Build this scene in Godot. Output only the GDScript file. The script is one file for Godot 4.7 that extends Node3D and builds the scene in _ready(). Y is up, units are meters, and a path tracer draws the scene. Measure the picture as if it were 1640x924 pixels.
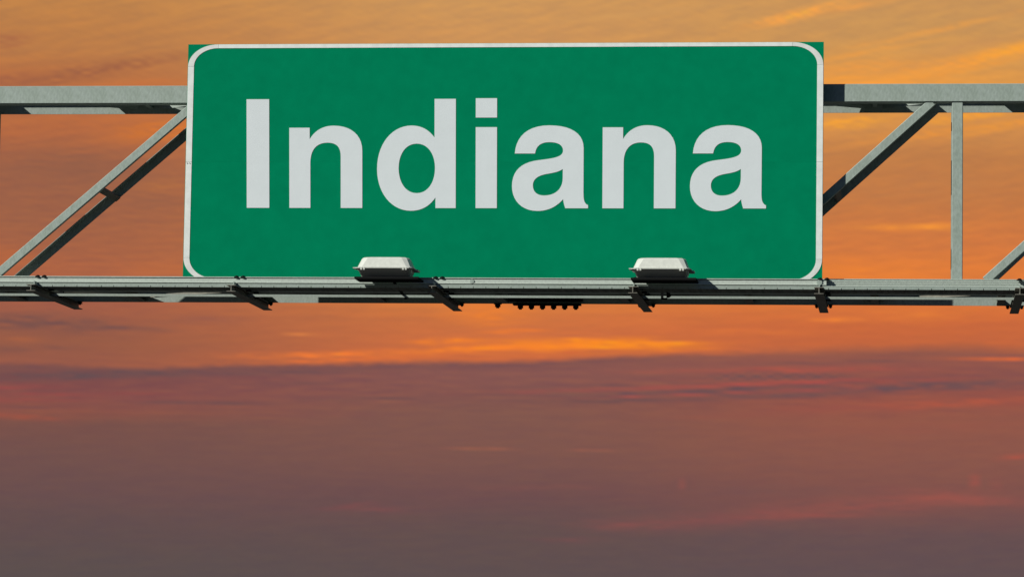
extends Node3D
# A green highway sign lettered INDIANA-style on a galvanised box-truss gantry against a sunset sky.
# x runs along the gantry, y is up, z points from the sign towards the traffic; z = 0 is the face of the sign.

var steel: StandardMaterial3D
var steel_b: StandardMaterial3D
var dull: StandardMaterial3D
var dark: StandardMaterial3D

# ------------------------------------------------------------------ naming
func put(node: Node3D, called: String, parent: Node = self) -> Node3D:
	var used := 0
	var nm := called
	while parent.has_node(nm):
		used += 1
		nm = "%s_%03d" % [called, used]
	node.name = nm
	parent.add_child(node, true)
	return node

func thing(called: String, label: String, category: String, at := Vector3.ZERO, group := "") -> Node3D:
	var o := Node3D.new()
	put(o, called)
	o.position = at
	o.set_meta("label", label)
	o.set_meta("category", category)
	if group:
		o.set_meta("group", group)
	return o

func part(called: String, m: Mesh, mat: Material, parent: Node, at := Vector3.ZERO) -> MeshInstance3D:
	var o := MeshInstance3D.new()
	o.mesh = m
	o.material_override = mat
	o.position = at
	put(o, called, parent)
	return o

# ------------------------------------------------------------------ shapes
func begin() -> SurfaceTool:
	var st := SurfaceTool.new()
	st.begin(Mesh.PRIMITIVE_TRIANGLES)
	st.set_smooth_group(-1)
	return st

func finish(st: SurfaceTool) -> ArrayMesh:
	st.generate_normals()
	return st.commit()

func tri(st: SurfaceTool, a: Vector3, b: Vector3, c: Vector3, out: Vector3) -> void:
	st.add_vertex(a)
	if (c - a).cross(b - a).dot(out) >= 0.0:
		st.add_vertex(b)
		st.add_vertex(c)
	else:
		st.add_vertex(c)
		st.add_vertex(b)

func quad(st: SurfaceTool, a: Vector3, b: Vector3, c: Vector3, d: Vector3, out: Vector3) -> void:
	tri(st, a, b, c, out)
	tri(st, a, c, d, out)

# A straight member: the profile (x towards d cross u, y along u) swept from a to b.
func bar(st: SurfaceTool, profile: PackedVector2Array, a: Vector3, b: Vector3, u: Vector3) -> void:
	var d := (b - a).normalized()
	var up := (u - d * u.dot(d)).normalized()
	var s := d.cross(up)
	var p := profile.duplicate()
	if Geometry2D.is_polygon_clockwise(p):
		p.reverse()
	var n := p.size()
	for i in n:
		var q: Vector2 = p[i]
		var r: Vector2 = p[(i + 1) % n]
		var e := r - q
		var out := s * e.y - up * e.x
		quad(st, a + s * q.x + up * q.y, a + s * r.x + up * r.y, b + s * r.x + up * r.y, b + s * q.x + up * q.y, out)
	var idx := Geometry2D.triangulate_polygon(p)
	for k in range(0, idx.size(), 3):
		var t := [p[idx[k]], p[idx[k + 1]], p[idx[k + 2]]]
		tri(st, a + s * t[0].x + up * t[0].y, a + s * t[1].x + up * t[1].y, a + s * t[2].x + up * t[2].y, -d)
		tri(st, b + s * t[0].x + up * t[0].y, b + s * t[1].x + up * t[1].y, b + s * t[2].x + up * t[2].y, d)

func member(profile: PackedVector2Array, a: Vector3, b: Vector3, u: Vector3) -> ArrayMesh:
	var st := begin()
	bar(st, profile, a, b, u)
	return finish(st)

func rect(w: float, h: float, c := 0.0) -> PackedVector2Array:
	var x := w / 2
	var y := h / 2
	if c <= 0.0:
		return PackedVector2Array([Vector2(-x, -y), Vector2(x, -y), Vector2(x, y), Vector2(-x, y)])
	return PackedVector2Array([Vector2(-x + c, -y), Vector2(x - c, -y), Vector2(x, -y + c), Vector2(x, y - c), Vector2(x - c, y), Vector2(-x + c, y), Vector2(-x, y - c), Vector2(-x, -y + c)])

# Channel with its web at x = 0 and its flanges towards dir; the outer corners are eased.
func channel(h: float, f: float, t: float, dir: float) -> PackedVector2Array:
	var y := h / 2
	var c := minf(t * 0.6, 0.006)
	var p := PackedVector2Array([Vector2(c, -y), Vector2(f, -y), Vector2(f, -y + t), Vector2(t, -y + t), Vector2(t, y - t), Vector2(f, y - t), Vector2(f, y), Vector2(c, y), Vector2(0, y - c), Vector2(0, -y + c)])
	for i in p.size():
		p[i].x *= dir
	return p

# Angle: upright leg at x = 0, level leg along the top (or the bottom) towards dir.
func angle(h: float, f: float, t: float, dir: float, on_top := true) -> PackedVector2Array:
	var y := h / 2
	var p := PackedVector2Array([Vector2(0, -y), Vector2(t, -y), Vector2(t, y - t), Vector2(f, y - t), Vector2(f, y), Vector2(0, y)])
	for i in p.size():
		p[i].x *= dir
		if not on_top:
			p[i].y *= -1
	return p

func i_section(w: float, h: float, t: float, web: float) -> PackedVector2Array:
	var x := w / 2
	var y := h / 2
	var g := web / 2
	return PackedVector2Array([Vector2(-x, -y), Vector2(x, -y), Vector2(x, -y + t), Vector2(g, -y + t), Vector2(g, y - t), Vector2(x, y - t), Vector2(x, y), Vector2(-x, y), Vector2(-x, y - t), Vector2(-g, y - t), Vector2(-g, -y + t), Vector2(-x, -y + t)])

func round_section(r: float, n := 12) -> PackedVector2Array:
	var p := PackedVector2Array()
	for i in n:
		p.append(Vector2.from_angle(TAU * i / n) * r)
	return p

func box(st: SurfaceTool, c: Vector3, size: Vector3, e := 0.0) -> void:
	bar(st, rect(size.z, size.y, e), c - Vector3(size.x / 2, 0, 0), c + Vector3(size.x / 2, 0, 0), Vector3.UP)

func box_mesh(c: Vector3, size: Vector3, e := 0.0) -> ArrayMesh:
	var st := begin()
	box(st, c, size, e)
	return finish(st)

# Bolt with a hexagon head and a washer, along axis from its seat.
func bolt_mesh(axis: Vector3, r: float, h: float) -> ArrayMesh:
	var st := begin()
	var u := Vector3.RIGHT if absf(axis.x) < 0.5 else Vector3.UP
	bar(st, round_section(r * 1.35, 14), Vector3.ZERO, axis * 0.006, u)
	bar(st, round_section(r, 6), axis * 0.006, axis * h * 0.72, u)
	bar(st, round_section(r * 0.55, 8), axis * h * 0.72, axis * h, u)
	return finish(st)

# ------------------------------------------------------------------ materials
func noise_tex(seed_: int, freq: float, lo: Color, hi: Color, octaves := 4, mid := 0.5, spread := 0.5) -> NoiseTexture2D:
	var n := FastNoiseLite.new()
	n.seed = seed_
	n.frequency = freq
	n.fractal_octaves = octaves
	n.noise_type = FastNoiseLite.TYPE_SIMPLEX_SMOOTH
	var g := Gradient.new()
	g.set_color(0, lo)
	g.set_offset(0, clampf(mid - spread, 0, 1))
	g.set_color(1, hi)
	g.set_offset(1, clampf(mid + spread, 0, 1))
	var t := NoiseTexture2D.new()
	t.width = 512
	t.height = 512
	t.seamless = true
	t.noise = n
	t.color_ramp = g
	return t

func mat(lin: Color, rough: float, metal := 0.0, tex: Texture2D = null, scale := Vector3.ONE, detail: Texture2D = null) -> StandardMaterial3D:
	var m := StandardMaterial3D.new()
	m.albedo_color = lin.linear_to_srgb()
	m.roughness = rough
	m.metallic = metal
	if tex:
		m.albedo_texture = tex
		m.uv1_triplanar = true
		m.uv1_world_triplanar = true
		m.uv1_scale = scale
	if detail:
		m.detail_enabled = true
		m.detail_albedo = detail
		m.detail_blend_mode = BaseMaterial3D.BLEND_MODE_MUL
		m.detail_uv_layer = BaseMaterial3D.DETAIL_UV_1
	return m

func grey(v: float) -> Color:
	return Color(v, v, v)

# ------------------------------------------------------------------ sky
var cirrus := FastNoiseLite.new()
var warp := FastNoiseLite.new()
var fine := FastNoiseLite.new()
var streaks := []

func hue(r: float, g: float, b: float) -> Color:
	return Color(r / 255.0, g / 255.0, b / 255.0)

func ramp(stops: Array) -> Gradient:
	var g := Gradient.new()
	var at := PackedFloat32Array()
	var cs := PackedColorArray()
	for s in stops:
		at.append(s[0] / 20.0)
		cs.append(s[1])
	g.offsets = at
	g.colors = cs
	return g

# A wisp of cloud: where it lies (degrees round, degrees up), its half length and half thickness, tilt, colour and strength.
func wisp(az: float, el: float, half: float, thick: float, tilt: float, c: Color, amt: float) -> void:
	streaks.append([az, el, half, thick, tilt, c, amt])

var west: Gradient
var middle: Gradient
var north: Gradient
var far_side: Gradient

func prepare_sky() -> void:
	cirrus.seed = 11
	cirrus.frequency = 1.0
	cirrus.fractal_octaves = 5
	warp.seed = 5
	warp.frequency = 1.0
	warp.fractal_octaves = 3
	fine.seed = 23
	fine.frequency = 1.0
	fine.fractal_octaves = 3
	# colour by height in degrees, in three directions of the glow and on the far side
	west = ramp([[0.0, hue(90, 80, 80)], [1.0, hue(93, 80, 79)], [1.7, hue(99, 79, 79)], [2.3, hue(108, 80, 79)], [3.0, hue(117, 82, 77)], [3.35, hue(122, 82, 75)], [3.55, hue(138, 84, 73)],
		[3.85, hue(134, 80, 76)], [4.12, hue(128, 78, 76)], [4.28, hue(124, 81, 78)], [4.36, hue(152, 91, 74)], [4.7, hue(150, 92, 72)], [5.3, hue(160, 94, 73)], [5.8, hue(172, 100, 70)], [6.6, hue(160, 99, 72)],
		[7.4, hue(156, 98, 73)], [8.1, hue(180, 106, 68)], [8.8, hue(186, 113, 68)], [9.4, hue(187, 124, 74)], [10.2, hue(193, 132, 76)], [14.0, hue(178, 130, 95)], [20.0, hue(140, 118, 112)]])
	middle = ramp([[0.0, hue(92, 80, 82)], [1.0, hue(96, 80, 80)], [1.6, hue(100, 80, 79)], [2.2, hue(111, 79, 79)], [2.9, hue(126, 86, 78)], [3.5, hue(130, 88, 79)], [3.85, hue(133, 86, 80)],
		[4.12, hue(137, 88, 82)], [4.27, hue(128, 84, 81)], [4.36, hue(205, 108, 64)], [4.7, hue(206, 112, 66)], [5.1, hue(205, 116, 66)], [5.5, hue(220, 128, 63)], [6.6, hue(200, 118, 68)],
		[7.6, hue(198, 120, 70)], [8.8, hue(206, 138, 82)], [9.5, hue(205, 147, 90)], [10.2, hue(206, 151, 92)], [14.0, hue(192, 148, 108)], [20.0, hue(152, 130, 122)]])
	north = ramp([[0.0, hue(95, 80, 84)], [1.0, hue(99, 80, 82)], [1.5, hue(104, 80, 81)], [2.1, hue(126, 82, 77)], [2.8, hue(138, 87, 76)], [3.3, hue(146, 88, 74)], [3.7, hue(150, 84, 73)],
		[4.0, hue(142, 85, 77)], [4.16, hue(148, 88, 76)], [4.26, hue(152, 91, 75)], [4.46, hue(196, 103, 64)], [4.8, hue(203, 106, 62)], [5.2, hue(218, 118, 60)], [5.7, hue(222, 124, 60)], [6.2, hue(212, 122, 66)],
		[6.9, hue(198, 122, 70)], [7.6, hue(193, 126, 74)], [8.2, hue(208, 142, 80)], [8.8, hue(222, 152, 76)], [9.3, hue(209, 151, 86)], [9.8, hue(202, 149, 90)], [10.2, hue(203, 149, 90)], [14.0, hue(190, 148, 108)], [20.0, hue(150, 130, 124)]])
	far_side = ramp([[0.0, hue(42, 52, 70)], [4.0, hue(38, 53, 78)], [10.0, hue(33, 57, 90)], [20.0, hue(30, 60, 98)]])
	var gold := hue(250, 160, 66)
	# the upper right
	wisp(-1.9, 9.98, 0.8, 0.075, 0.22, hue(252, 166, 76), 0.95)
	wisp(-0.95, 10.1, 0.7, 0.06, 0.17, hue(240, 160, 80), 0.5)
	wisp(0.2, 9.66, 1.5, 0.05, 0.19, hue(232, 158, 78), 0.65)
	wisp(-0.9, 9.33, 1.1, 0.045, 0.15, hue(236, 158, 74), 0.6)
	wisp(0.6, 9.02, 1.2, 0.04, 0.15, hue(244, 158, 66), 0.6)
	wisp(-1.2, 8.93, 0.8, 0.035, 0.06, hue(250, 160, 62), 0.6)
	wisp(-4.5, 10.02, 1.2, 0.05, 0.1, hue(214, 158, 94), 0.5)
	wisp(1.0, 9.22, 1.5, 0.10, 0.17, gold, 0.8)
	wisp(1.7, 9.36, 0.7, 0.09, 0.16, hue(255, 168, 58), 0.75)
	wisp(-0.9, 9.1, 1.1, 0.12, 0.08, hue(238, 156, 72), 0.65)
	wisp(-0.6, 8.85, 1.3, 0.10, 0.04, gold, 0.7)
	wisp(0.9, 9.42, 0.9, 0.08, 0.17, hue(206, 146, 88), 0.6)
	wisp(0.1, 9.12, 0.8, 0.06, 0.14, hue(212, 148, 84), 0.5)
	wisp(-1.1, 8.22, 0.7, 0.10, 0.10, hue(248, 164, 58), 0.8)
	wisp(0.9, 8.3, 0.9, 0.08, 0.12, hue(248, 162, 56), 0.85)
	wisp(0.2, 8.02, 1.1, 0.09, 0.10, hue(236, 150, 64), 0.6)
	wisp(1.5, 8.14, 0.7, 0.07, 0.20, hue(244, 156, 60), 0.6)
	wisp(0.0, 7.2, 1.9, 0.35, 0.03, hue(190, 124, 76), 0.45)
	wisp(-0.05, 6.54, 0.75, 0.045, 0.01, hue(246, 150, 60), 0.85)
	wisp(0.35, 6.5, 0.4, 0.03, -0.04, hue(250, 154, 58), 0.6)
	wisp(-0.25, 6.46, 0.35, 0.03, -0.03, hue(240, 140, 60), 0.5)
	wisp(-0.75, 5.8, 1.3, 0.22, 0.0, hue(236, 132, 56), 0.6)
	# the left
	wisp(-13.5, 9.02, 1.5, 0.11, 0.17, hue(158, 98, 70), 0.8)
	wisp(-14.9, 8.85, 0.8, 0.12, 0.10, hue(162, 98, 70), 0.7)
	wisp(-14.9, 9.48, 0.45, 0.10, 0.10, hue(168, 104, 72), 0.7)
	wisp(-12.6, 8.84, 0.9, 0.06, 0.06, hue(197, 115, 66), 0.7)
	wisp(-12.2, 8.1, 0.8, 0.16, 0.10, hue(214, 119, 52), 0.95)
	wisp(-13.2, 8.25, 1.0, 0.12, 0.06, hue(194, 112, 64), 0.5)
	wisp(-13.7, 7.5, 1.1, 0.25, 0.0, hue(146, 95, 74), 0.7)
	wisp(-12.4, 6.95, 0.6, 0.10, 0.0, hue(150, 97, 74), 0.5)
	wisp(-12.3, 7.2, 0.5, 0.10, 0.03, hue(184, 114, 68), 0.5)
	wisp(-14.9, 6.0, 0.6, 0.14, 0.0, hue(192, 106, 62), 0.7)
	wisp(-12.2, 5.85, 0.6, 0.10, 0.0, hue(190, 108, 64), 0.55)
	wisp(-14.2, 4.98, 1.2, 0.11, -0.04, hue(120, 82, 77), 0.9)
	wisp(-12.9, 4.9, 0.7, 0.035, -0.04, hue(118, 82, 78), 0.7)
	wisp(-14.7, 4.52, 0.35, 0.05, 0.0, hue(122, 82, 76), 0.75)
	wisp(-13.9, 4.58, 0.35, 0.04, 0.0, hue(128, 84, 76), 0.6)
	wisp(-14.5, 4.70, 0.4, 0.05, -0.05, hue(170, 98, 68), 0.6)
	wisp(-11.9, 5.0, 0.5, 0.04, 0.0, hue(150, 92, 74), 0.6)
	wisp(-11.4, 5.06, 0.5, 0.05, -0.05, hue(152, 92, 76), 0.6)
	wisp(-14.8, 3.74, 1.2, 0.035, 0.0, hue(158, 78, 72), 0.5)
	wisp(-13.4, 4.14, 1.9, 0.065, 0.035, hue(104, 79, 82), 0.9)
	wisp(-14.9, 4.2, 0.7, 0.05, 0.0, hue(128, 84, 78), 0.6)
	wisp(-13.6, 3.83, 1.2, 0.016, 0.01, hue(158, 74, 72), 0.6)
	wisp(-14.0, 3.62, 1.0, 0.018, 0.01, hue(120, 78, 78), 0.5)
	wisp(-10.3, 4.2, 1.2, 0.04, 0.03, hue(110, 80, 82), 0.6)
	wisp(-14.9, 3.93, 0.9, 0.03, 0.02, hue(158, 76, 74), 0.6)
	wisp(-14.5, 3.46, 0.75, 0.05, -0.05, hue(164, 85, 68), 0.7)
	wisp(-11.6, 3.70, 1.1, 0.025, 0.0, hue(108, 79, 80), 0.7)
	wisp(-8.8, 3.78, 0.9, 0.02, 0.02, hue(112, 80, 80), 0.6)
	wisp(-9.6, 3.52, 1.4, 0.03, 0.01, hue(124, 80, 80), 0.4)
	wisp(-6.5, 3.86, 1.2, 0.02, 0.01, hue(118, 80, 80), 0.5)
	wisp(-9.9, 4.02, 0.8, 0.02, 0.02, hue(118, 80, 79), 0.5)
	# the bright bank over the middle
	wisp(-9.4, 4.50, 1.5, 0.05, 0.03, hue(242, 124, 56), 0.8)
	wisp(-9.1, 4.42, 1.5, 0.03, 0.05, hue(230, 116, 58), 0.7)
	wisp(-7.6, 4.72, 0.55, 0.045, 0.02, hue(250, 132, 46), 0.9)
	wisp(-7.0, 4.60, 1.1, 0.05, 0.05, hue(252, 134, 46), 0.85)
	wisp(-5.1, 4.66, 1.35, 0.085, 0.0, hue(255, 142, 38), 1.0)
	wisp(-3.9, 4.68, 0.55, 0.022, -0.02, hue(250, 140, 44), 0.9)
	wisp(-3.7, 4.57, 0.5, 0.016, 0.03, hue(246, 128, 48), 0.8)
	wisp(-5.6, 4.75, 0.9, 0.02, 0.02, hue(250, 136, 46), 0.8)
	wisp(-5.3, 4.55, 1.0, 0.018, 0.05, hue(206, 104, 62), 0.6)
	wisp(-7.4, 4.53, 0.9, 0.015, 0.05, hue(206, 106, 62), 0.6)
	wisp(-6.1, 4.62, 1.1, 0.06, 0.02, hue(250, 132, 48), 0.8)
	wisp(-4.5, 4.64, 0.9, 0.05, -0.01, hue(255, 146, 38), 0.8)
	wisp(-6.5, 4.88, 0.45, 0.025, 0.02, hue(244, 126, 50), 0.75)
	wisp(-10.0, 4.82, 0.35, 0.02, 0.03, hue(214, 124, 70), 0.6)
	wisp(-6.9, 5.17, 0.7, 0.16, 0.0, hue(240, 130, 52), 0.7)
	wisp(-4.6, 5.05, 1.2, 0.1, 0.0, hue(214, 116, 64), 0.5)
	wisp(-1.2, 5.05, 0.5, 0.04, 0.0, hue(240, 132, 58), 0.7)
	wisp(0.1, 5.1, 0.8, 0.12, 0.0, hue(232, 128, 58), 0.5)
	wisp(-2.6, 4.86, 1.2, 0.04, -0.02, hue(226, 120, 60), 0.5)
	wisp(-2.7, 4.58, 1.2, 0.08, 0.0, hue(206, 108, 66), 0.5)
	wisp(-5.9, 4.42, 0.5, 0.02, 0.02, hue(170, 92, 72), 0.6)
	# the ribbed purple bank to the right
	wisp(-2.2, 4.34, 2.2, 0.03, 0.01, hue(140, 86, 78), 0.6)
	wisp(-0.3, 4.46, 1.0, 0.05, 0.04, hue(140, 86, 76), 0.85)
	wisp(1.3, 4.38, 0.7, 0.025, -0.01, hue(224, 108, 56), 0.8)
	wisp(-1.7, 4.24, 1.5, 0.04, 0.0, hue(180, 86, 72), 0.75)
	wisp(-3.8, 4.22, 1.0, 0.03, 0.0, hue(160, 88, 76), 0.6)
	wisp(-1.9, 4.03, 1.6, 0.03, 0.03, hue(176, 80, 73), 0.75)
	wisp(-4.2, 3.96, 1.7, 0.025, 0.02, hue(164, 82, 76), 0.7)
	wisp(-3.6, 3.89, 1.8, 0.022, 0.03, hue(104, 79, 84), 0.95)
	wisp(-2.4, 3.97, 1.3, 0.018, 0.035, hue(112, 78, 82), 0.8)
	wisp(-2.0, 3.90, 1.4, 0.014, 0.03, hue(176, 80, 74), 0.8)
	wisp(-5.2, 3.99, 1.2, 0.014, 0.02, hue(112, 80, 82), 0.6)
	wisp(-5.8, 3.9, 1.2, 0.014, 0.02, hue(152, 82, 78), 0.6)
	wisp(-1.2, 4.36, 1.2, 0.014, 0.01, hue(120, 82, 80), 0.6)
	wisp(-3.9, 3.84, 1.4, 0.014, 0.03, hue(166, 82, 76), 0.6)
	wisp(-4.8, 3.75, 1.6, 0.045, 0.01, hue(114, 80, 80), 0.8)
	wisp(-2.2, 3.83, 1.4, 0.05, 0.01, hue(110, 80, 82), 0.75)
	wisp(0.2, 3.96, 2.0, 0.085, 0.02, hue(108, 80, 84), 0.85)
	wisp(0.6, 4.12, 1.3, 0.03, 0.02, hue(128, 80, 80), 0.6)
	wisp(-0.4, 4.02, 0.9, 0.012, 0.04, hue(170, 80, 74), 0.6)
	wisp(0.7, 3.68, 1.6, 0.06, 0.03, hue(176, 88, 68), 0.85)
	wisp(-1.3, 3.62, 1.2, 0.05, 0.02, hue(152, 84, 74), 0.6)
	wisp(-2.9, 3.5, 1.4, 0.04, 0.02, hue(150, 86, 74), 0.4)
	wisp(0.3, 3.3, 1.8, 0.09, 0.02, hue(152, 88, 74), 0.45)
	# faint marks low down
	wisp(-7.0, 2.98, 0.55, 0.018, 0.0, hue(156, 96, 78), 0.8)
	wisp(-5.3, 2.94, 0.4, 0.018, 0.0, hue(152, 94, 78), 0.7)
	wisp(-0.9, 2.05, 1.7, 0.12, 0.05, hue(150, 84, 77), 0.5)
	wisp(0.4, 2.13, 0.8, 0.06, -0.04, hue(168, 88, 76), 0.5)
	wisp(-2.0, 1.93, 0.7, 0.07, 0.02, hue(154, 84, 77), 0.45)
	wisp(-4.6, 1.75, 0.8, 0.09, 0.0, hue(140, 82, 78), 0.5)
	wisp(-5.6, 1.5, 0.5, 0.05, 0.0, hue(128, 80, 78), 0.4)
	wisp(-8.7, 2.0, 0.7, 0.06, 0.0, hue(132, 79, 79), 0.4)
	wisp(-1.7, 1.88, 1.2, 0.04, 0.02, hue(150, 83, 76), 0.5)
	wisp(0.9, 2.16, 1.2, 0.08, -0.10, hue(158, 86, 77), 0.5)
	wisp(-3.2, 1.82, 1.1, 0.12, 0.06, hue(140, 80, 78), 0.5)
	wisp(-6.0, 2.35, 1.0, 0.04, 0.0, hue(136, 84, 78), 0.4)
	wisp(-9.1, 2.05, 0.5, 0.05, 0.1, hue(130, 78, 78), 0.4)
	wisp(1.7, 2.82, 0.35, 0.05, 0.05, hue(164, 86, 72), 0.7)
	wisp(0.97, 2.42, 0.07, 0.1, 0.0, hue(168, 84, 74), 0.7)
	wisp(1.32, 2.38, 0.05, 0.1, 0.0, hue(150, 82, 76), 0.5)
	wisp(-3.75, 2.4, 0.05, 0.09, 0.0, hue(150, 84, 76), 0.5)
	wisp(-2.4, 2.28, 1.4, 0.10, 0.0, hue(118, 82, 80), 0.4)

# The height of the lower edge of the orange bank, degrees.
func bank(az: float) -> float:
	var x := az + 14.96
	var e := 4.30 - 0.055 * smoothstep(0.5, 2.4, x) + 0.09 * smoothstep(2.4, 4.5, x) + 0.05 * smoothstep(4.5, 8.0, x) + 0.16 * smoothstep(7.8, 12.6, x) + 0.02 * smoothstep(13, 15, x) - 0.06 * smoothstep(15.4, 16.8, x)
	return e + 0.018 * warp.get_noise_2d(az * 1.6, 3.0)

func sky_color(az: float, el: float, detail: bool) -> Color:
	# heights along the layers of cloud, which lie slightly askew
	var lean := 0.0150 * clampf(az + 6.5, -30, 30)
	var v := maxf(el - lean, 0.0)
	var blur := 0.35 * cirrus.get_noise_2d(az * 0.22, v * 1.1)
	var rise := 4.32 - bank(clampf(az, -16, 3)) if v < 12 else 0.0
	var w := v + rise * exp(-pow((v - 4.3) / 0.9, 2)) + blur * 0.30 * clampf(absf(v - 4.3) * 1.2, 0, 1) + 0.012 * warp.get_noise_2d(az * 3.0, v * 14.0)
	var t := w / 20.0
	var k := clampf((az + 14.2) / 7.5, 0, 1)
	var c: Color = west.sample(t).lerp(middle.sample(t), smoothstep(0, 1, k))
	c = c.lerp(north.sample(t), smoothstep(-6.8, -0.6, az))
	# fine grain of the cirrus, drawn out along the layers
	var g := cirrus.get_noise_2d(az * 0.9 + 40, v * 6.5 - az * (0.1 + 0.95 * smoothstep(4.6, 8.0, v)))
	var h := fine.get_noise_2d(az * 0.55, v * 24.0 - az * 0.35)
	var band := exp(-pow((v - 3.95) / 0.42, 2))
	var high := smoothstep(4.4, 6.0, v)
	var s := g * (0.03 + 0.03 * high) + h * (0.006 + 0.06 * band)
	c = Color(c.r * (1 + s * 0.9), c.g * (1 + s * 0.75), c.b * (1 - s * 0.15))
	if detail:
		var bend := 0.05 * warp.get_noise_2d(az * 0.9, v * 2.0)
		for p in streaks:
			var dx: float = (az - p[0]) / p[2]
			if absf(dx) > 1.9:
				continue
			var dy: float = (v - p[1] - p[4] * (az - p[0]) - bend * minf(p[3] * 8.0, 1.0)) / p[3]
			if absf(dy) > 2.6:
				continue
			var m := exp(-dx * dx * 1.1 - dy * dy * 0.85)
			m *= 0.86 + 0.75 * fine.get_noise_2d(az * 1.3 + p[0] * 9.0, (v - p[4] * (az - p[0])) * 16.0)
			c = c.lerp(p[5], clampf(m * p[6], 0, 1))
		# small ripples under the red streak
		var rx := smoothstep(-3.6, -2.9, az) * (1 - smoothstep(-1.6, -0.7, az))
		if rx > 0.0:
			var ry := exp(-pow((v - 4.13) / 0.05, 2))
			var wave := 0.5 + 0.5 * sin((az + (v - 4.13) * 2.6) * TAU / 0.235 + 1.5 * warp.get_noise_2d(az * 2.0, 9.0))
			c = c.lerp(hue(100, 80, 84), rx * ry * (0.35 + 0.55 * wave) * 0.7)
	# the glow fades into blue dusk overhead and on the far side
	var c2 := far_side.sample(clampf(el / 60.0, 0, 1) if el > 20 else t)
	var away := absf(wrapf(az + 5.0, -180, 180))
	var f := smoothstep(22.0, 95.0, away)
	f = maxf(f, smoothstep(14.0, 50.0, el))
	return c.lerp(c2, f)

# Recursive cubic prefilter along the lines of a picture: n samples a step apart on each of the lines.
func crisp(px: PackedVector3Array, n: int, lines: int, step: int, next: int, _of: int) -> PackedVector3Array:
	var pole := sqrt(3.0) - 2.0
	for l in lines:
		var o := l * next
		var prev := px[o] * 6.0 / (1.0 - pole)
		px[o] = prev
		for k in range(1, n):
			prev = px[o + k * step] * 6.0 + prev * pole
			px[o + k * step] = prev
		prev = prev * (-pole / (1.0 - pole))
		px[o + (n - 1) * step] = prev
		for k in range(n - 2, -1, -1):
			prev = (prev - px[o + k * step]) * pole
			px[o + k * step] = prev
	return px

func build_sky() -> Sky:
	prepare_sky()
	var low := Image.create(512, 512, false, Image.FORMAT_RGB8)
	for j in 512:
		var el := 90.0 - (j + 0.5) / 512.0 * 180.0
		for i in 512:
			var az := wrapf((i + 0.5) / 512.0 * 360.0, -180.0, 180.0)
			low.set_pixel(i, j, sky_color(az, maxf(el, 0.0), false))
	low.resize(4096, 4096, Image.INTERPOLATE_BILINEAR)
	# the side of the sunset in full detail
	var seed_ := RandomNumberGenerator.new()
	seed_.seed = 4
	var j0 := int((90.0 - 19.0) / 180.0 * 4096)
	var j1 := int((90.0 + 0.5) / 180.0 * 4096)
	var wide := 380
	var tall := j1 - j0
	var px := PackedVector3Array()
	px.resize(wide * tall)
	for j in tall:
		var el := 90.0 - (j0 + j + 0.5) / 4096.0 * 180.0
		for i in wide:
			var c := sky_color((i - 250 + 0.5) / 4096.0 * 360.0, maxf(el, 0.0), true)
			px[j * wide + i] = Vector3(c.r, c.g, c.b)
	# crisp up, so that the smooth enlargement of the sky keeps the thin wisps
	px = crisp(px, wide, tall, 1, wide, wide)
	px = crisp(px, tall, wide, wide, 1, tall)
	for j in tall:
		for i in wide:
			var c := px[j * wide + i]
			var d := (seed_.randf() - 0.5) / 255.0
			low.set_pixel((i - 250 + 4096) % 4096, j0 + j, Color(clampf(c.x + d, 0, 1), clampf(c.y + d, 0, 1), clampf(c.z + d, 0, 1)))
	var m := PanoramaSkyMaterial.new()
	m.panorama = ImageTexture.create_from_image(low)
	var sky := Sky.new()
	sky.sky_material = m
	return sky

# ------------------------------------------------------------------ lettering
func curve(p: PackedVector2Array, c1: Vector2, c2: Vector2, e: Vector2, n := 10) -> void:
	var s: Vector2 = p[p.size() - 1]
	for i in range(1, n + 1):
		p.append(s.bezier_interpolate(c1, c2, e, float(i) / n))

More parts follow.
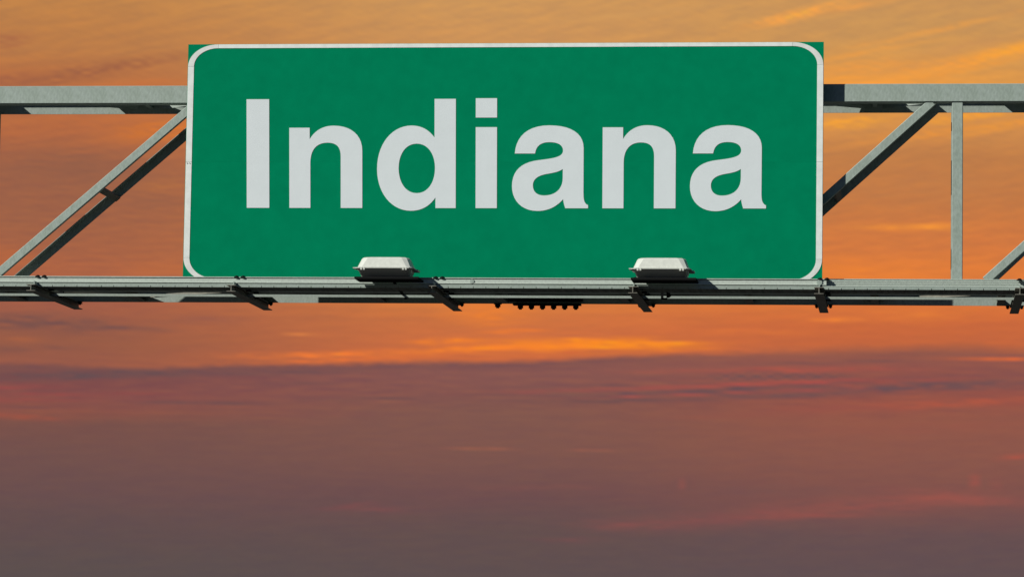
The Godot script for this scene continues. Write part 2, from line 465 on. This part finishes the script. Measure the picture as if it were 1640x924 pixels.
func glyph(ch: String) -> Array:
	var a := PackedVector2Array()
	var hole := PackedVector2Array()
	match ch:
		"I":
			a = PackedVector2Array([Vector2(92, 102), Vector2(224, 102), Vector2(224, 740), Vector2(92, 740)])
		"dot":
			a = PackedVector2Array([Vector2(1428, 99), Vector2(1552, 99), Vector2(1552, 212), Vector2(1428, 212)])
		"stem":
			a = PackedVector2Array([Vector2(1428, 268), Vector2(1552, 268), Vector2(1552, 740), Vector2(1428, 740)])
		"n":
			a = PackedVector2Array([Vector2(341, 270), Vector2(460, 270), Vector2(460, 338)])
			curve(a, Vector2(490, 285), Vector2(540, 258), Vector2(600, 258))
			curve(a, Vector2(700, 258), Vector2(767, 312), Vector2(767, 405))
			a.append_array([Vector2(767, 740), Vector2(641, 740), Vector2(641, 440)])
			curve(a, Vector2(641, 385), Vector2(620, 358), Vector2(563, 358))
			curve(a, Vector2(500, 358), Vector2(464, 400), Vector2(464, 475))
			a.append_array([Vector2(464, 740), Vector2(341, 740)])
		"d":
			a = PackedVector2Array([Vector2(1188, 102), Vector2(1312, 102), Vector2(1312, 740), Vector2(1194, 740), Vector2(1194, 678)])
			curve(a, Vector2(1160, 730), Vector2(1110, 756), Vector2(1050, 756))
			curve(a, Vector2(935, 756), Vector2(853, 650), Vector2(853, 512), 14)
			curve(a, Vector2(853, 365), Vector2(940, 258), Vector2(1055, 258), 14)
			curve(a, Vector2(1110, 258), Vector2(1155, 282), Vector2(1188, 328))
			hole.append(Vector2(1085, 364))
			curve(hole, Vector2(1020, 364), Vector2(979, 425), Vector2(979, 507))
			curve(hole, Vector2(979, 590), Vector2(1020, 653), Vector2(1085, 653))
			curve(hole, Vector2(1150, 653), Vector2(1191, 590), Vector2(1191, 507))
			curve(hole, Vector2(1191, 425), Vector2(1150, 364), Vector2(1085, 364))
		"a":
			a = PackedVector2Array([Vector2(89, 422)])
			curve(a, Vector2(96, 320), Vector2(165, 258), Vector2(290, 258))
			curve(a, Vector2(415, 258), Vector2(490, 305), Vector2(490, 390))
			a.append(Vector2(490, 655))
			curve(a, Vector2(490, 698), Vector2(498, 714), Vector2(517, 722), 6)
			a.append_array([Vector2(517, 740), Vector2(384, 740)])
			curve(a, Vector2(378, 722), Vector2(373, 705), Vector2(372, 687), 4)
			curve(a, Vector2(335, 730), Vector2(285, 756), Vector2(222, 756))
			curve(a, Vector2(130, 756), Vector2(73, 695), Vector2(73, 612))
			curve(a, Vector2(73, 520), Vector2(130, 473), Vector2(225, 461))
			curve(a, Vector2(270, 455), Vector2(295, 453), Vector2(325, 445), 5)
			curve(a, Vector2(355, 437), Vector2(370, 425), Vector2(370, 405), 6)
			curve(a, Vector2(370, 372), Vector2(340, 356), Vector2(290, 356), 8)
			curve(a, Vector2(240, 356), Vector2(213, 378), Vector2(207, 422), 8)
			hole.append(Vector2(369, 512))
			curve(hole, Vector2(345, 530), Vector2(310, 535), Vector2(275, 541), 6)
			curve(hole, Vector2(225, 550), Vector2(195, 570), Vector2(195, 607))
			curve(hole, Vector2(195, 645), Vector2(220, 666), Vector2(260, 666), 8)
			curve(hole, Vector2(330, 666), Vector2(369, 625), Vector2(369, 565))
	return [a, hole]

# A letter cut out of white sheeting: outline and hole turned into a thin plate.
func letter(outline: PackedVector2Array, hole: PackedVector2Array, z0: float, z1: float) -> ArrayMesh:
	var st := begin()
	var loops := [outline]
	if hole.size():
		loops.append(hole)
	var flat := outline.duplicate()
	if flat[0].is_equal_approx(flat[flat.size() - 1]):
		flat.remove_at(flat.size() - 1)
	if hole.size():
		var hh := hole.duplicate()
		if hh[0].is_equal_approx(hh[hh.size() - 1]):
			hh.remove_at(hh.size() - 1)
		if Geometry2D.is_polygon_clockwise(hh) == Geometry2D.is_polygon_clockwise(flat):
			hh.reverse()
		var bi := 0
		var bj := 0
		var best := INF
		for i in flat.size():
			for j in hh.size():
				var q := flat[i].distance_squared_to(hh[j])
				if q < best:
					best = q
					bi = i
					bj = j
		var keyed := PackedVector2Array()
		for i in bi + 1:
			keyed.append(flat[i])
		for j in hh.size() + 1:
			keyed.append(hh[(bj + j) % hh.size()])
		for i in range(bi, flat.size()):
			keyed.append(flat[i])
		flat = keyed
	var idx := Geometry2D.triangulate_polygon(flat)
	if idx.is_empty():
		print("a letter did not triangulate")
	for k in range(0, idx.size(), 3):
		var t := [flat[idx[k]], flat[idx[k + 1]], flat[idx[k + 2]]]
		tri(st, Vector3(t[0].x, t[0].y, z1), Vector3(t[1].x, t[1].y, z1), Vector3(t[2].x, t[2].y, z1), Vector3.BACK)
	for n in loops.size():
		var loop: PackedVector2Array = loops[n]
		var turn := -1.0 if Geometry2D.is_polygon_clockwise(loop) else 1.0
		if n == 1:
			turn = -turn
		for i in loop.size():
			var a: Vector2 = loop[i]
			var b: Vector2 = loop[(i + 1) % loop.size()]
			var e := (b - a) * turn
			if e.length() < 1e-6:
				continue
			quad(st, Vector3(a.x, a.y, z1), Vector3(b.x, b.y, z1), Vector3(b.x, b.y, z0), Vector3(a.x, a.y, z0), Vector3(e.y, -e.x, 0))
	return finish(st)

# ------------------------------------------------------------------ the sign
func build_sign() -> void:
	var o := thing("highway_sign", "wide green highway sign with white rounded border reading Indiana in large white letters", "road sign", Vector3(0, 5.50, 0))
	var base := Vector3(0, 5.50, 0)
	var green_a := mat(Color(0.0005, 0.230, 0.106), 0.42, 0.0, noise_tex(3, 0.012, grey(0.96), grey(1.0), 5), Vector3(0.35, 0.35, 0.35), noise_tex(31, 0.03, grey(0.965), grey(1.0), 3))
	var green_b := mat(Color(0.0005, 0.232, 0.107), 0.42, 0.0, noise_tex(4, 0.012, grey(0.96), grey(1.0), 5), Vector3(0.35, 0.35, 0.35), noise_tex(32, 0.03, grey(0.965), grey(1.0), 3))
	green_a.metallic_specular = 0.06
	green_b.metallic_specular = 0.06
	var white := mat(Color(0.80, 0.86, 0.82), 0.5, 0.0, noise_tex(6, 0.02, grey(0.92), grey(1.0), 4), Vector3(0.8, 0.8, 0.8))
	var white_b := mat(Color(0.77, 0.81, 0.77), 0.5, 0.0, noise_tex(7, 0.02, grey(0.92), grey(1.0), 4), Vector3(0.8, 0.8, 0.8))
	var print_ := mat(Color(0.665, 0.735, 0.75), 0.6, 0.0, noise_tex(8, 0.015, grey(0.985), grey(1.0), 3), Vector3(0.5, 0.5, 0.5))
	var x0 := -3.503
	var x1 := 3.503
	var top := 8.118
	var bottom := 5.478
	var seam := 6.808
	# two sheets of aluminium, one over the other, in front of a backing of folded edges
	part("sheet", box_mesh(Vector3((x0 + x1) / 2, (seam + 0.0002 + top) / 2, -0.006) - base, Vector3(x1 - x0, top - seam - 0.0002, 0.012)), green_a, o)
	part("sheet", box_mesh(Vector3((x0 + x1) / 2, (seam - 0.0002 + bottom) / 2, -0.006) - base, Vector3(x1 - x0, seam - 0.0002 - bottom, 0.012)), green_b, o)
	# border: four strips along the edges, the upright ones in two lengths, and four quarter bends
	var rx := 0.335
	var ry := 0.245
	var wx := 0.066
	var wy := 0.043
	var z0 := 0.0002
	var z1 := 0.0035
	var zc := (z0 + z1) / 2
	var zt := z1 - z0
	var inset := 0.004
	var bl := x0 + inset
	var br := x1 - inset
	var bt := top - 0.002
	var bb := bottom + 0.004
	var gap := 0.002
	var rb := 0.267
	part("border_strip", box_mesh(Vector3((bl + br) / 2, bt - wy / 2, zc) - base, Vector3(br - bl - 2 * rx - gap * 2, wy, zt)), white, o)
	part("border_strip", box_mesh(Vector3((bl + br) / 2, bb + wy / 2, zc) - base, Vector3(br - bl - 2 * rx - gap * 2, wy, zt)), white, o)
	for sx in [bl + wx / 2, br - wx / 2]:
		var lo := bb + rb + gap
		var hi := bt - ry - gap
		part("border_strip", box_mesh(Vector3(sx, (seam + 0.0012 + hi) / 2, zc) - base, Vector3(wx, hi - seam - 0.0012, zt)), white, o)
		part("border_strip", box_mesh(Vector3(sx, (seam - 0.0012 + lo) / 2, zc) - base, Vector3(wx, seam - 0.0012 - lo, zt)), white, o)
		for dy in [-0.014]:
			for dx in ([-0.016, 0.012] if sx < 0.0 else []):
				part("rivet", bolt_mesh(Vector3.BACK, 0.0035, 0.005), dull, o, Vector3(sx + dx, seam + dy, z1) - base)
	for q in [[bl + rx, bt - ry, 90.0], [br - rx, bt - ry, 0.0], [bl + rx, bb + rb, 180.0], [br - rx, bb + rb, 270.0]]:
		var loop := PackedVector2Array()
		ry = 0.245 if q[2] < 135.0 else rb
		for i in 17:
			var t := deg_to_rad(q[2] + 90.0 * i / 16)
			loop.append(Vector2(q[0] + rx * cos(t), q[1] + ry * sin(t) - base.y))
		for i in 17:
			var t := deg_to_rad(q[2] + 90.0 * (16 - i) / 16)
			loop.append(Vector2(q[0] + (rx - wx) * cos(t), q[1] + (ry - wy) * sin(t) - base.y))
		part("border_bend", letter(loop, PackedVector2Array(), z0, z1 + 0.0006), white_b, o)
	# the word
	var unit := 0.0018860
	var rows := [["letter_i_capital", "I", 0.0], ["letter_n", "n", 0.0], ["letter_d", "d", 0.0], ["letter_i_stem", "stem", 0.0], ["letter_i_dot", "dot", 0.0], ["letter_a", "a", 1567.0], ["letter_n", "n", 1826.5], ["letter_a", "a", 2604.0]]
	for r in rows:
		var gl := glyph(r[1])
		var got := []
		for loop in gl:
			var p := PackedVector2Array()
			for v in loop:
				var x: float = -2.8205 + (v.x + r[2] - 92.0) * unit
				var y: float = 6.300 + (740.0 - v.y) * unit
				x += (y - 6.9) * (-0.0125 + 0.0042 * x)   # the lettering leans very slightly
				x += 0.0215 * (1.0 - pow(x / 2.86, 2))
				p.append(Vector2(x, y - base.y))
			got.append(p)
		part(r[0], letter(got[0], got[1], z0, z1), print_, o)
	# upright hangers that carry the sheets on the front chords
	for hx in [-2.9, -1.5, 0.0, 1.5, 2.9]:
		part("hanger", member(i_section(0.10, 0.21, 0.008, 0.008), Vector3(hx, 5.58, -0.1225) - base, Vector3(hx, 7.98, -0.1225) - base, Vector3.BACK), steel, o)

# ------------------------------------------------------------------ the gantry
const ZF := -0.18
const ZR := -1.14

func build_gantry() -> void:
	var o := thing("sign_gantry", "grey galvanised steel box truss spanning the picture behind the green sign", "gantry", Vector3.ZERO)
	var xa := -12.5
	var xb := 12.5
	var yt := 7.602
	var yb := 5.460
	# chords: channels in front, angles behind, all with their legs turned inwards
	part("top_chord", member(channel(0.197, 0.15, 0.012, -1.0), Vector3(xa, yt - 0.015, ZF), Vector3(xb, yt - 0.015, ZF), Vector3.UP), steel, o)
	part("top_chord", member(angle(0.190, 0.11, 0.012, 1.0), Vector3(xa, yt + 0.003, ZR), Vector3(xb, yt + 0.003, ZR), Vector3.UP), steel_b, o)
	part("bottom_chord", member(channel(0.165, 0.12, 0.012, -1.0), Vector3(xa, 5.4775, ZF), Vector3(xb, 5.4775, ZF), Vector3.UP), steel, o)
	part("bottom_chord", member(angle(0.195, 0.11, 0.012, 1.0), Vector3(xa, yb, ZR), Vector3(xb, yb, ZR), Vector3.UP), steel_b, o)
	# uprights and diagonals of both faces
	var posts := [-11.31, -8.60, -5.962, -3.18, -0.47, 2.24, 4.945, 7.66, 10.37]
	var lo := 5.56
	var hi := 7.503
	for i in posts.size():
		var x: float = posts[i]
		for rear in 2:
			var z := ZR if rear else ZF - 0.014
			var d := 1.0 if rear else -1.0
			part("upright", member(channel(0.118, 0.09, 0.010, d), Vector3(x, lo - 0.02, z), Vector3(x, hi + 0.02, z), Vector3.LEFT), steel_b if rear else steel, o)
			if i + 1 < posts.size():
				var y2: float = posts[i + 1]
				var a := Vector3(x + 0.29, lo, z - d * 0.001)
				var b := Vector3(y2 - 0.27, hi, z - d * 0.001)
				if not rear:
					a.y -= 0.012
					b.y -= 0.015
				if rear:
					b += (b - a).normalized() * 0.11
				if i == 2:
					a.x = -5.702 if rear else -5.683
					b.x = -3.385 if rear else -3.443
				elif i == 5:
					a.x = 2.541
					b.x = 4.754 if rear else 4.672
				elif i == 6:
					a.x = 5.250
					b.x = 7.37
				part("diagonal", member(angle(0.090, 0.11, 0.005, d) if rear else channel(0.090, 0.05, 0.009, d), a, b, Vector3.BACK.cross(b - a)), steel_b if rear else steel, o)
				if not rear:
					# short batten across the depth of the truss, from one diagonal to the other
					var c := a.lerp(b, 0.518)
					part("batten", member(rect(0.07, 0.045, 0.004), Vector3(c.x, c.y - 0.01, ZF - 0.07), Vector3(c.x, c.y - 0.01, ZR + 0.006), Vector3.BACK.cross(b - a)), dull, o)
	# struts and thin braces in the level faces
	for n in 17:
		var x := -12.45 + 1.3755 * n
		part("lower_strut", member(i_section(0.088, 0.06, 0.008, 0.008), Vector3(x, 5.40, ZF - 0.128), Vector3(x, 5.40, ZR + 0.012), Vector3.UP), dull, o)
		if n < 16:
			var za := ZF - 0.13 if n % 2 else ZR + 0.02
			var zb := ZR + 0.02 if n % 2 else ZF - 0.13
			part("lower_brace", member(angle(0.035, 0.035, 0.006, 1.0, false), Vector3(x + 0.05, 5.425, za), Vector3(x + 1.32, 5.425, zb), Vector3.UP), dull, o)
	for i in posts.size():
		var x: float = posts[i]
		part("upper_strut", member(channel(0.075, 0.055, 0.008, 1.0), Vector3(x + 1.78, 7.61, ZF - 0.16), Vector3(x + 1.78, 7.61, ZR + 0.014), Vector3.UP), steel_b, o)
		if i + 1 < posts.size():
			part("upper_brace", member(angle(0.06, 0.06, 0.008, 1.0), Vector3(x + 0.35, 7.588, ZF - 0.155), Vector3(x + 1.66, 7.588, ZR + 0.02), Vector3.UP), steel_b, o)
			part("upper_brace", member(angle(0.06, 0.06, 0.008, -1.0), Vector3(x + 1.90, 7.588, ZR + 0.02), Vector3(x + 2.95, 7.588, ZF - 0.155), Vector3.UP), steel_b, o)
	# level plates, out of view, placed to shade stretches of the rear chords
	for p in [[-6.3, 1.1], [-4.33, 0.62], [4.02, 0.50], [5.70, 0.66]]:
		part("unseen_shade_plate", box_mesh(Vector3(p[0], 7.676, ZR + 0.19), Vector3(p[1], 0.010, 0.34)), steel_b, o)
	for p in [[-6.2, 3.9], [-3.33, 0.96], [-1.98, 0.12]]:
		part("unseen_shade_plate", box_mesh(Vector3(p[0], 5.541, ZR + 0.13), Vector3(p[1], 0.010, 0.22)), steel_b, o)
	# bolted splice under the rear chord
	var sp := part("splice_plate", box_mesh(Vector3(0.41, 5.354, ZR + 0.012), Vector3(0.76, 0.016, 0.14), 0.003), dark, o)
	part("splice_cover", box_mesh(Vector3(0.39, 5.435, ZR + 0.019), Vector3(0.84, 0.10, 0.012), 0.003), dark, sp)
	var bolt := bolt_mesh(Vector3.DOWN, 0.034, 0.05)
	for k in 6:
		part("bolt", bolt, dark, sp, Vector3(0.112 + 0.1245 * k, 5.346, ZR + 0.03))
	part("bolt", bolt, dark, o, Vector3(-0.146, 5.362, ZR + 0.006))
	# the legs, beyond the edges of the picture
	for s in [xa + 0.2, xb - 0.2]:
		part("column", member(round_section(0.24, 24), Vector3(s, 0.0, (ZF + ZR) / 2), Vector3(s, 7.9, (ZF + ZR) / 2), Vector3.BACK), steel_b, o)

# ------------------------------------------------------------------ the ledge under the sign
func build_walkway() -> void:
	var o := thing("lighting_walkway", "narrow steel grating ledge on cantilevered beams running below the green sign", "walkway", Vector3.ZERO)
	var zinc := mat(Color(0.52, 0.60, 0.53), 0.5, 0.05, noise_tex(51, 0.02, grey(0.9), grey(1.0), 4), Vector3(2.0, 2.0, 2.0))
	var beams := [-7.17, -4.985, -2.79, -0.62, 1.527, 3.491, 5.585, 7.77]
	for x in beams:
		var b := part("bracket_beam", member(i_section(0.098, 0.072, 0.007, 0.009), Vector3(x, 5.329, 0.87), Vector3(x, 5.329, -1.33), Vector3.UP), dull, o)
		# clips that hold the beam to the rail and to the chords
		part("end_plate", box_mesh(Vector3(x, 5.389, 0.655), Vector3(0.012, 0.048, 0.15)), steel, b)
		for dx in [-0.033, 0.033]:
			part("clamp_bolt", bolt_mesh(Vector3.UP, 0.024, 0.020), dark, b, Vector3(x + 0.04 + dx * 1.1, 5.472, 0.586))
			part("chord_bolt", bolt_mesh(Vector3.DOWN, 0.022, 0.04), dark, b, Vector3(x + dx * 2.3, 5.363, ZR + 0.05))
		part("clip", box_mesh(Vector3(x + 0.045, 5.385, 0.50), Vector3(0.07, 0.035, 0.10)), dark, b)
		part("clip", box_mesh(Vector3(x + 0.075, 5.385, 0.25), Vector3(0.05, 0.06, 0.05)), dark, b)
		part("clip", box_mesh(Vector3(x + 0.075, 5.355, ZF - 0.02), Vector3(0.05, 0.07, 0.05)), dark, b)
	# grating: edge bars in short lengths, close bearing bars and cross rods
	var st := begin()
	var y0 := 5.367
	var y1 := 5.404
	var x := -8.2
	while x < 8.2:
		box(st, Vector3(x + 0.0655, y0 + 0.008, 0.589), Vector3(0.129, 0.016, 0.006))
		x += 0.1355
	box(st, Vector3(0, (y0 + 0.016 + y1) / 2, 0.5895), Vector3(16.4, y1 - y0 - 0.016, 0.006))
	part("grating_edge", finish(st), steel, o).set_meta("kind", "stuff")
	st = begin()
	for k in 16:
		box(st, Vector3(0, (y0 + y1) / 2, 0.566 - 0.030 * k), Vector3(16.4, y1 - y0 - 0.006, 0.005))
	x = -8.2
	while x < 8.2:
		box(st, Vector3(x, y1 - 0.006, 0.350), Vector3(0.008, 0.008, 0.47))
		x += 0.1355
	part("grating_bars", finish(st), dull, o).set_meta("kind", "stuff")
	# ledge angle under the face of the sign
	part("ledge_angle", member(angle(0.027, 0.04, 0.005, -1.0), Vector3(-8.2, 5.333, 0.006), Vector3(8.2, 5.333, 0.006), Vector3.UP), steel_b, o)
	# front rail: a lipped channel that carries the lamps and ends just past the sign
	var prof := PackedVector2Array([Vector2(0.0, 0.0), Vector2(0.022, 0.0), Vector2(0.022, 0.009), Vector2(0.016, 0.013), Vector2(0.016, 0.046), Vector2(0.003, 0.048), Vector2(0.003, 0.056), Vector2(0.024, 0.057), Vector2(0.024, 0.066), Vector2(0.0, 0.066)])
	var rail_start := -8.2
	part("front_rail", member(prof, Vector3(rail_start, 5.413, 0.578), Vector3(3.562, 5.413, 0.578), Vector3.UP), zinc, o)
	# the ribbed rail behind it
	var rib := PackedVector2Array()
	for k in 3:
		var h := 0.022 * k
		rib.append_array([Vector2(0.018, h), Vector2(0.018, h + 0.012), Vector2(0.011, h + 0.015), Vector2(0.011, h + 0.020)])
	rib.append_array([Vector2(0.018, 0.066), Vector2(0.018, 0.070), Vector2(-0.02, 0.070), Vector2(-0.02, 0.0)])
	part("ribbed_rail", member(rib, Vector3(-8.2, 5.409, 0.535), Vector3(8.2, 5.409, 0.535), Vector3.UP), zinc, o)
	part("rail_washer", member(round_section(0.024, 16), Vector3(-0.222, 5.440, 0.590), Vector3(-0.222, 5.440, 0.603), Vector3.UP), steel, o)
	part("rail_washer", member(round_section(0.030, 16), Vector3(3.488, 5.440, 0.590), Vector3(3.488, 5.440, 0.606), Vector3.UP), steel, o)

# ------------------------------------------------------------------ sign lights
# A closed shape lofted through level rings of eight-sided plan: each ring is [y, x half, z front, z back, corner cut].
func loft(rings: Array, n_cap := true) -> ArrayMesh:
	var st := begin()
	var loops := []
	for r in rings:
		var y: float = r[0]
		var hx: float = r[1]
		var zf: float = r[2]
		var zb: float = r[3]
		var c: float = r[4]
		loops.append([Vector3(-hx + c, y, zf), Vector3(hx - c, y, zf), Vector3(hx - c * 0.3, y, zf - c * 0.3), Vector3(hx, y, zf - c), Vector3(hx, y, zb + c), Vector3(hx - c, y, zb), Vector3(-hx + c, y, zb), Vector3(-hx, y, zb + c), Vector3(-hx, y, zf - c), Vector3(-hx + c * 0.3, y, zf - c * 0.3)])
	for k in loops.size() - 1:
		var lo: Array = loops[k]
		var up: Array = loops[k + 1]
		var mid := Vector3.ZERO
		for p in lo + up:
			mid += p
		mid /= lo.size() * 2
		for i in lo.size():
			var j := (i + 1) % lo.size()
			var out: Vector3 = (lo[i] + lo[j] + up[i] + up[j]) / 4 - mid
			if absf(rings[k][0] - rings[k + 1][0]) < 1e-5:
				out = Vector3.UP if rings[k + 1][1] < rings[k][1] else Vector3.DOWN
			quad(st, lo[i], lo[j], up[j], up[i], out)
	if n_cap:
		for e in [[0, Vector3.DOWN], [loops.size() - 1, Vector3.UP]]:
			var l: Array = loops[e[0]]
			for i in range(1, l.size() - 1):
				tri(st, l[0], l[i], l[i + 1], e[1])
	return finish(st)

func build_lamp(label: String, x: float) -> Node3D:
	var o := thing("sign_light", label, "light fixture", Vector3(x, 5.405, 0.80), "sign lights mounted below the panel")
	var enamel := mat(Color(0.66, 0.69, 0.62), 0.38, 0.0, noise_tex(17, 0.02, grey(0.9), grey(1.0), 4), Vector3(1.5, 1.5, 1.5))
	var under := mat(Color(0.50, 0.51, 0.44), 0.6)
	# hood: a flanged lid with rounded corners, drawn in towards the top
	part("hood", loft([[0.131, 0.318, 0.205, -0.20, 0.05], [0.141, 0.320, 0.207, -0.20, 0.05], [0.144, 0.300, 0.195, -0.19, 0.05], [0.150, 0.292, 0.186, -0.185, 0.055], [0.238, 0.258, 0.150, -0.15, 0.07],
		[0.252, 0.249, 0.140, -0.14, 0.075], [0.258, 0.232, 0.122, -0.125, 0.08], [0.260, 0.20, 0.09, -0.09, 0.08]]), enamel, o, Vector3(-0.032, 0, 0))
	# the flange sticks out further at the left end and the hinge side
	part("flange_tab", box_mesh(Vector3(-0.345, 0.137, 0.11), Vector3(0.05, 0.012, 0.12), 0.003), enamel, o)
	part("hinge", box_mesh(Vector3(0.285, 0.126, -0.06), Vector3(0.05, 0.020, 0.16), 0.004), under, o)
	# body below, its sides drawn in steeply
	part("housing", loft([[0.045, 0.215, 0.075, -0.13, 0.05], [0.052, 0.262, 0.088, -0.14, 0.05], [0.128, 0.288, 0.196, -0.185, 0.05]]), under, o, Vector3(-0.032, 0, 0))
	for dx in [-0.26, 0.19]:
		for k in 2:
			part("latch", box_mesh(Vector3(dx + 0.030 * k - 0.015, 0.126, 0.200), Vector3(0.018, 0.030, 0.018), 0.003), enamel, o)
	part("foot", box_mesh(Vector3(-0.045, 0.040, 0.01), Vector3(0.16, 0.016, 0.16), 0.002), dark, o)
	# mounting pan: two channels side by side with a turned-down lip
	var pan := part("mounting_pan", loft([[0.016, 0.345, 0.205, -0.17, 0.004], [0.032, 0.348, 0.208, -0.172, 0.004]]), dark, o)
	part("pan_lip", box_mesh(Vector3(0, 0.036, 0.200), Vector3(0.69, 0.008, 0.012)), dark, pan)
	part("pan_rib", box_mesh(Vector3(0.0, 0.012, 0.02), Vector3(0.67, 0.008, 0.05)), dark, pan)
	return o

func build_lamps() -> void:
	var a := build_lamp("grey-white boxy sign light below the letter d of the sign", -1.087)
	part("stay", member(rect(0.030, 0.012), Vector3(0.03, 0.012, -0.17), Vector3(0.03, -0.075, -1.06), Vector3.UP), dark, a)
	var b := build_lamp("grey-white boxy sign light below the second letter n of the sign", 1.862)
	part("drop_strap", box_mesh(Vector3(-0.045, -0.065, -0.26), Vector3(0.028, 0.15, 0.010)), dull, b)
	part("strap_foot", box_mesh(Vector3(-0.025, -0.135, -0.30), Vector3(0.06, 0.012, 0.09)), dark, b)
	part("strap_nut", bolt_mesh(Vector3.RIGHT, 0.03, 0.045), dark, b, Vector3(0.0, -0.098, -0.30))

# ------------------------------------------------------------------ the ground
func build_ground() -> void:
	var soil := mat(Color(0.05, 0.05, 0.03), 0.95, 0.0, noise_tex(41, 0.02, grey(0.6), grey(1.0), 5), Vector3(0.05, 0.05, 0.05))
	var tar := mat(Color(0.042, 0.042, 0.042), 0.9, 0.0, noise_tex(42, 0.03, grey(0.75), grey(1.0), 5), Vector3(0.2, 0.2, 0.2))
	var g := PlaneMesh.new()
	g.size = Vector2(4000, 4000)
	var a := part("ground", g, soil, self, Vector3(0, -0.01, 0))
	a.set_meta("kind", "structure")
	a.set_meta("label", "flat dry verge below the gantry")
	var r := PlaneMesh.new()
	r.size = Vector2(23.4, 1600)
	var b := part("road", r, tar, self)
	b.set_meta("kind", "structure")
	b.set_meta("label", "worn grey carriageway passing under the gantry")

func _ready() -> void:
	# camera
	var cam := Camera3D.new()
	put(cam, "camera")
	cam.position = Vector3(4.49, 1.7, 37.91)
	cam.rotation_degrees = Vector3(5.572, 6.543, 0.861)
	cam.fov = 9.338
	cam.near = 0.1
	cam.far = 6000
	cam.current = true
	# sky
	var env := Environment.new()
	env.background_mode = Environment.BG_SKY
	env.sky = build_sky()
	env.tonemap_mode = Environment.TONE_MAPPER_LINEAR
	env.tonemap_exposure = 1.0
	env.sdfgi_enabled = true
	env.ssao_enabled = true
	env.ssil_enabled = true
	var we := WorldEnvironment.new()
	we.environment = env
	we.name = "world"
	add_child(we)
	# sun: from behind the left shoulder, about 33 degrees up
	var sun := DirectionalLight3D.new()
	put(sun, "sun")
	sun.light_energy = 1.6
	sun.light_color = Color(1.0, 0.985, 0.955)
	sun.light_angular_distance = 0.5
	sun.shadow_enabled = true
	sun.look_at_from_position(Vector3.ZERO, Vector3(1.25, -1.05, -1.0), Vector3.UP)
	# materials of the steelwork
	var spangle := noise_tex(1, 0.024, grey(0.88), grey(1.0), 5)
	var weather := noise_tex(2, 0.006, Color(0.92, 0.93, 0.91), grey(1.0), 4)
	steel = mat(Color(0.385, 0.465, 0.415), 0.55, 0.05, spangle, Vector3(2.6, 1.2, 2.6), weather)
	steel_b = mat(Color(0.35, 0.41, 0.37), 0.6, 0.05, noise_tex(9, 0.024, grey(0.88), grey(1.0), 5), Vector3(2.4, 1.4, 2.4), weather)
	dull = mat(Color(0.24, 0.235, 0.19), 0.7, 0.1, noise_tex(12, 0.02, grey(0.7), grey(1.0), 4), Vector3(1.5, 1.5, 1.5))
	dark = mat(Color(0.014, 0.015, 0.015), 0.8)
	dark.metallic_specular = 0.1
	build_ground()
	build_gantry()
	build_sign()
	build_walkway()
	build_lamps()
